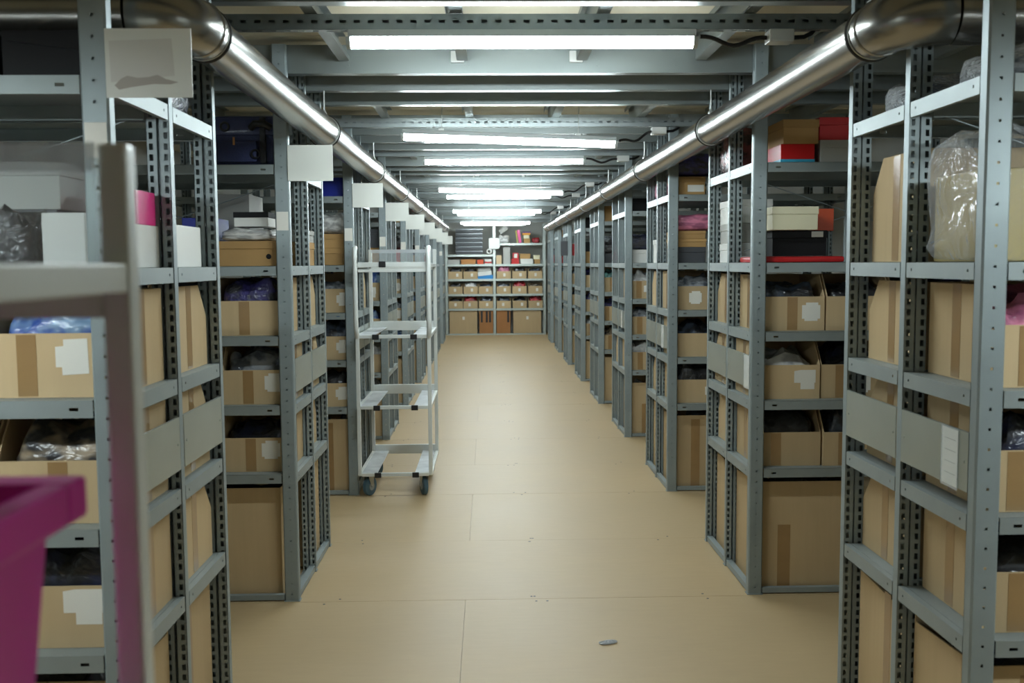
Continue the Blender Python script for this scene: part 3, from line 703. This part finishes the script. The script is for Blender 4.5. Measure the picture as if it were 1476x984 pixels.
# remaining racks: mixed boxes
mats = [(CARD2, 'brown'), (WHITE, 'white'), (CHAR, 'charcoal'), (GREYC, 'grey'), (CARD2, 'brown'), (RED, 'red'), (BLACK, 'black')]
for side in ('left', 'right'):
    s = SG[side]; e = EDGE[side]
    for k in range(3, ND):
        y0 = rowy(k); rn = rname(side, k)
        for z, zn in ((Z3, 'fifth shelf up'), (Z4, 'top shelf')):
            for v, vn in ((.06, 'camera side'), (D-.06-.3, 'far side')):
                zz = z; n = random.choice((1, 2)) if z == Z3 else 1
                for i in range(n):
                    m_, cw = random.choice(mats); h = random.uniform(.09, .17)
                    shoebox((e+s*(.05+.13), y0+v+.15, zz), (.26, .28, h), m_, '%s lidded box, %s on %s, %s of the %s' % (cw, 'lowest' if i == 0 else 'upper', zn, vn, rn)); zz += h+.0004
                if n == 1 and random.random() < .6 and z == Z3:
                    kd = random.choice(POOL)
                    tag(ob('bagged_clothes', lump(kd, k % 5), None, (e+s*.18, y0+v+.15, zz), 0, (.25, .26, .13)), '%s bagged clothes on a box, %s, %s of %s' % (dict(mix='slate').get(kd, kd), zn, vn, rn), 'clothes')

# ------------------------------------------------------------------ shelving across the end of the aisle
YE = 20.95; XA, XM, XE = -.935, .126, 1.235
er = empty('end_shelving', (0, YE, 0)); tag(er, 'two-bay grey shelving closing the far end of the aisle', 'rack')
for x in (XA, XM-.025, XE-.05):
    for v, rz, n in ((0, 0, 'post'), (.4, PI, 'post')):
        ob(n, cached('epost', lambda: MB().box(0, .05, 0, .003, 0, 2.40).box(0, .003, .003, .03, 0, 2.40).box(.047, .05, .003, .03, 0, 2.40).mesh('post', PLATE)), er, (x+(.05 if rz else 0), v, 0), rz)
ELV = [.03, .575, .89, 1.215, 1.532]
def eshelf(x0, x1, z): part('shelf', MB().box(x0, x1, .004, .396, z-.003, z).box(x0, x1, .004, .006, z-.045, z-.003).box(x0, x1, .394, .396, z-.045, z-.003), PLATE, er)
for a, b, top in ((XA+.051, XM-.026, 1.74), (XM+.026, XE-.051, 1.98)):
    for z in ELV+[top]: eshelf(a, b, z)
def ex(i, bay): # centres of three cartons in a bay
    a, b = ((XA+.055, XM-.03), (XM+.03, XE-.055))[bay]; return a+(b-a)*(i+.5)/3
bayn = ['left', 'right']; posn = ['left', 'middle', 'right']
ekind = {(1,0):['black','red','mix'], (1,1):['mix','black','red'], (2,0):['black','white','mix'], (2,1):['grey','red','beige'], (3,0):['black','black',None], (3,1):['pink','black','mix']}
for li, ln in ((1, 'second'), (2, 'third'), (3, 'fourth')):
    for bay in (0, 1):
        for i in range(3):
            kd = ekind[(li, bay)][i]
            if kd is None: continue
            x = ex(i, bay)+random.uniform(-.006, .006)
            bx = tray((x, YE+.02+.17, ELV[li]), 0, 'open carton, %s of three, %s shelf up, %s bay of end shelving' % (posn[i], ln, bayn[bay]), .305, .34, .16, .22, group='cartons on the end shelving')
            ob('paper_label', SMALL, bx, (random.uniform(-.05, .03), -.1701, .05))
            goods(bx, kd, '%s clothes in %s carton, %s shelf up, %s bay of end shelving' % (dict(mix='slate').get(kd, kd), posn[i], ln, bayn[bay]), .235 if kd in ('red', 'white', 'pink') else .2, .27, .3)
x = ex(2, 0)
t = tag(ob('blue_tray', MB().prism([(-.16, 0), (.16, .0), (.17, .085), (-.17, .05)], 'y', -.15, .15).mesh('blue_tray', CYAN), None, (x, YE+.2, ELV[3]+.0006)), 'bright blue tray under white boxes on the end shelving', 'tray')
b = shoebox((x-.01, YE+.2, ELV[3]+.072), (.30, .26, .09), WHITE, 'white box lying on the blue tray of the end shelving', lid=False); b.rotation_euler.y = -.10
b = shoebox((x-.02, YE+.2, ELV[3]+.168), (.28, .24, .075), GREYC, 'grey box on the white box above the blue tray', lid=False); b.rotation_euler.y = -.08
# base cartons
for (x0, x1, m_, lb, tp) in ((XA+.08, XA+.08+.60, CARD, 'wide plain carton with small label, left bay base of end shelving', 0), (XM-.335, XM-.035, CARD3, 'reddish carton with three black tape strips, end shelving base', 3), (XM+.04, XM+.34, CARD3, 'reddish carton with one black tape strip, end shelving base', 1), (XE-.055-.65, XE-.055-.045, CARD, 'wide plain carton with small label, right bay base of end shelving', 0)):
    w_ = x1-x0; o = tag(ob('carton', closed_me(w_, .34, .49, m_, False), None, ((x0+x1)/2, YE+.2, .0305)), lb, 'carton')
    if tp == 0: ob('paper_label', SMALL, o, (-.02, -.1701, .30))
    for i in range(tp):
        xx = (-.12, -.01, .06)[i] if tp == 3 else .08
        part('tape', MB().box(xx, xx+.045, -.0008, 0, .24, .485), BTAPE, o, loc=(0, -.1701, 0))
# shelf 1.532
zf = ELV[4]+.0006
shoebox((XA+.19, YE+.18, zf), (.25, .26, .10), GREYC, 'pale grey box at left of fifth shelf of end shelving')
shoebox((XA+.50, YE+.18, zf), (.32, .28, .105), mat('orange brown card', srgb(186,128,70), .6), 'orange brown shoebox on fifth shelf of end shelving')
shoebox((XA+.76, YE+.16, zf), (.14, .2, .10), ORANGE, 'small bright orange box on end shelving', lid=False)
shoebox((XA+.93, YE+.16, zf), (.15, .2, .11), WHITE, 'small white and red box on end shelving', lid=False)
o = [q for q in bpy.data.objects if q.name.startswith('shoe_box')][-1]; part('red_band', MB().box(-.074, .074, -.1, .1, .02, .05), RED, o)
shoebox((XM+.10, YE+.16, zf), (.12, .2, .19), mat('pale carton', srgb(214,188,150), .6), 'upright pale carton beside centre post of end shelving', lid=False)
shoebox((XM+.27, YE+.2, zf), (.155, .24, .36), GREYC, 'tall grey upright carton on end shelving', lid=False)
shoebox((XM+.455, YE+.17, zf), (.17, .24, .11), RED, 'lower red shoebox on the end shelving')
shoebox((XM+.465, YE+.17, zf+.1103), (.13, .22, .13), RED, 'upper red box with white front on end shelving', lid=False, lab=(-.035, .02, .07, .09))
shoebox((XM+.70, YE+.18, zf), (.27, .28, .11), WHITE, 'white shoebox under brown one on end shelving')
shoebox((XM+.67, YE+.18, zf+.1103), (.23, .26, .11), CARD2, 'brown shoebox on white one on end shelving')
shoebox((XM+.93, YE+.17, zf), (.13, .24, .10), CARD2, 'small lower brown box at right of end shelving')
shoebox((XM+.92, YE+.17, zf+.1003), (.14, .22, .09), CREAM, 'small upper cream box at right of end shelving')
# top left: stacked black crates
for i in range(6):
    c = empty('black_crate', (XA+.52, YE+.2, 1.7408+i*.094)); tag(c, 'black plastic crate, %s from the bottom of the stack' % ['lowest', 'second', 'third', 'fourth', 'fifth', 'topmost, sixth'][i], 'crate', 'stacked black crates')
    b = MB(); b.box(-.29, .29, -.17, .17, 0, .004); b.box(-.29, .29, -.17, -.166, .004, .075); b.box(-.29, .29, .166, .17, .004, .075); b.box(-.29, -.286, -.166, .166, .004, .093); b.box(.286, .29, -.166, .166, .004, .093)
    part('body', b, mat('crate black', srgb(44,48,52), .45), c); part('rim', MB().box(-.30, .30, -.178, -.165, .062, .082, .003), mat('crate rim', srgb(120,126,130), .25, .3), c)
# top right
zt = 1.9806
o = shoebox((XM+.23, YE+.2, zt+.25), (.20, .16, .10), GREYC, 'tilted pale box leaning on white bag, top of end shelving', lid=False); o.rotation_euler.y = -.6
tag(ob('film_bag', lump('white', 2), None, (XM+.2, YE+.2, zt), 0, (.26, .24, .155)), 'white plastic bag on top shelf of end shelving', 'bag')
o = shoebox((XM+.505, YE+.15, zt+.003), (.018, .2, .27), YELL, 'yellow folder leaning on pink one, end shelving', lid=False, cat='folder', name='folder'); o.rotation_euler.y = -.12
o = shoebox((XM+.565, YE+.15, zt+.006), (.065, .2, .28), PINK, 'bright pink folder leaning upright, end shelving', lid=False, cat='folder', name='folder'); o.rotation_euler.y = -.14
shoebox((XM+.71, YE+.16, zt), (.14, .2, .10), CARD2, 'small brown box at stack bottom, top of end shelving', lid=False)
shoebox((XM+.70, YE+.16, zt+.1003), (.13, .2, .07), CREAM, 'small cream box amid the stack, top of end shelving', lid=False)
shoebox((XM+.70, YE+.16, zt+.1706), (.18, .2, .075), AMBER, 'amber box with purple lid topping stack, end shelving', mlid=PURP)
tag(ob('bagged_clothes', lump('red', 1), None, (XM+.905, YE+.16, zt), 0, (.17, .2, .11)), 'small red patterned bundle on top of end shelving', 'clothes')
# white access plate and roll on the centre post
a = tag(ob('round_plate', MB().box(-.12, .12, -.03, 0, -.12, .12, .05).mesh('round_plate', WPLAST, True), None, (XM, YE-.02, 1.98)), 'rounded white plate fixed high on the centre post of end shelving', 'plate')
b = tag(ob('tape_roll', MB().ring((0, -.02, 0), (0,1,0), .045, .018, 24, 8).mesh('tape_roll', WPLAST, True), None, (XM-.11, YE-.02, 1.805)), 'white ring-shaped roll hanging left of the centre post', 'roll')

# ------------------------------------------------------------------ trolleys
def trolley(loc, label):
    """order-picking trolley: origin on the floor at the front left post; x to the right .47, y to the rear .78"""
    r = empty('picking_trolley', loc); tag(r, label, 'trolley', 'white picking trolleys')
    WX, LY = .47, .775; t = .0125
    def sq(b, x, y, z0, z1): return b.box(x-t, x+t, y-t, y+t, z0, z1, .004)
    for x in (0, WX):
        part('post', sq(MB(), x, 0, .15, 1.12), TROL, r); part('post', sq(MB(), x, LY, .15, 1.655), TROL, r)
        sx = -.004 if x == 0 else .004
        part('push_handle', MB().tube([(x, -.002, 1.07), (x+sx*.3, -.016, 1.095), (x+sx, -.028, 1.125), (x+sx, -.030, 1.2), (x+sx, -.030, 1.58), (x+sx, -.026, 1.63), (x+sx, -.012, 1.652), (x+sx, .005, 1.655)], .0165, 12), TROL, r, True)
    def rail(n, x0, x1, y0, y1, z0, z1, m_=TROL): return part(n, MB().box(x0, x1, y0, y1, z0, z1, .002), m_, r)
    for z in (.165, .615, 1.085):
        rail('front_rail', t, WX-t, -t, t, z-.022, z)
        rail('back_rail', t, WX-t, LY-t, LY+t, z-.022, z+.045)
        for x in (0, WX): rail('side_rail', x-t+.002, x+t-.002, t, LY-t, z-.024, z)
        for x0, x1 in ((t, .115), (WX-.105, WX-t)):
            part('shelf_plate', MB().box(x0, x1, t, LY-t, z-.004, z+.001), TPLATE, r)
        for x in (.12, .37):
            part('rubber_clip', MB().box(x-.022, x+.022, -t-.008, -t+.003, z-.03, z+.004, .003), BPLAST, r)
    rail('top_rail', t, WX-t, -t, t-.004, 1.53, 1.562); rail('top_rail', t, WX-t, -t, t, 1.497, 1.515)
    rail('top_rail', t, WX-t, LY-t, LY+t, 1.505, 1.552)
    for x in (0, WX): rail('top_rail', x-t+.002, x+t-.002, (t if 1 else 0)-.028, LY-t, 1.527, 1.552)
    part('rubber_clip', MB().box(.15, .195, -t-.006, -t+.001, 1.528, 1.568, .003), BPLAST, r)
    c = part('clear_panel', MB().box(t, WX-t, LY-.016, LY-.0125, 1.545, 1.655), CLEAR, r); c['label'] = 'clear plastic guard'
    part('clear_rim', MB().box(t, WX-t, LY-.019, LY-.0165, 1.630, 1.655), film_mat('rim plastic', .45, .15, bump=0, base=.35), c)
    for x in (.045, WX-.045):
        for y in (.05, LY-.05):
            ang = (-.5 if x < .2 else .35) if y < .2 else .5
            f = empty('caster', (x, y, 0), ang); f.parent = r
            f2 = MB().tube([(0, .02, .0625), (0, .02, .0626)], .001, 4)
            wh = part('wheel', MB().tube([(-.016, .02, .0625), (-.012, .02, .0625), (.012, .02, .0625), (.016, .02, .0625)], [.052, .0625, .0625, .052], 24), RUBBER, f, True)
            part('hub', MB().tube([(-.019, .02, .0625), (.019, .02, .0625)], .028, 16), mat('hub grey', srgb(150,156,156), .4), f, True)
            b = MB()
            for q in (-.024, .021): b.prism([(-.02, .143), (.035, .143), (.032, .06), (.012, .055), (-.012, .11)], 'x', q, q+.003)
            b.box(-.03, .03, -.03, .045, .138, .143); b.tube([(-.027, .02, .0625), (.027, .02, .0625)], .006, 8)
            part('fork', b, ZINC, f)
    return r
trolley((-.866, 6.365, 0), 'white wheeled picking trolley with blue-grey casters beside the third left-hand rack')
trolley((-.793, .085, 0), 'blurred white picking trolley close to the camera at far left')
# magenta bin on the near trolley
def bin_():
    o = empty('magenta_bin', (-.527, .50, 1.0865)); tag(o, 'magenta plastic bin with thick rim on the near trolley', 'bin')
    a, b_, h = .19, .305, .290     # half sizes at the rim
    b = MB(); t = .004
    def loop(f, z): return [(-a*f, -b_*f-.0, z), (a*f, -b_*f, z), (a*f, b_*f, z), (-a*f, b_*f, z)]
    def ringf(l1, l2):
        for i in range(4): b.quad(l1[i], l1[(i+1) % 4], l2[(i+1) % 4], l2[i])
    o1, o2 = loop(.80, 0), loop(.90, h-.02); i1, i2 = loop(.78, .005), loop(.88, h)
    b.quad(*o1); b.quad(*i1); ringf(o1, o2); ringf(i1, i2); ringf(o2, i2)
    part('body', b, MAGENTA, o)
    rb = MB(); u, w2 = .90, 1.0
    for x0, x1, y0, y1 in ((-a, a, -b_, -b_*.885), (-a, a, b_*.885, b_), (-a, -a*.885, -b_*.885, b_*.885), (a*.885, a, -b_*.885, b_*.885)): rb.box(x0, x1, y0, y1, h-.034, h, .004)
    part('rim', rb, MAGENTA, o)
bin_()
# scrap of film on the floor
s_ = lump_me(9, .9, .8).mesh('plastic_scrap', film_mat('scrap film', .4, .2, bump=.8, base=.3), True)
tag(ob('plastic_scrap', s_, None, (.475, 3.83, .0003), .3, (.08, .04, .007)), 'small crumpled scrap of clear film on the floor', 'scrap')
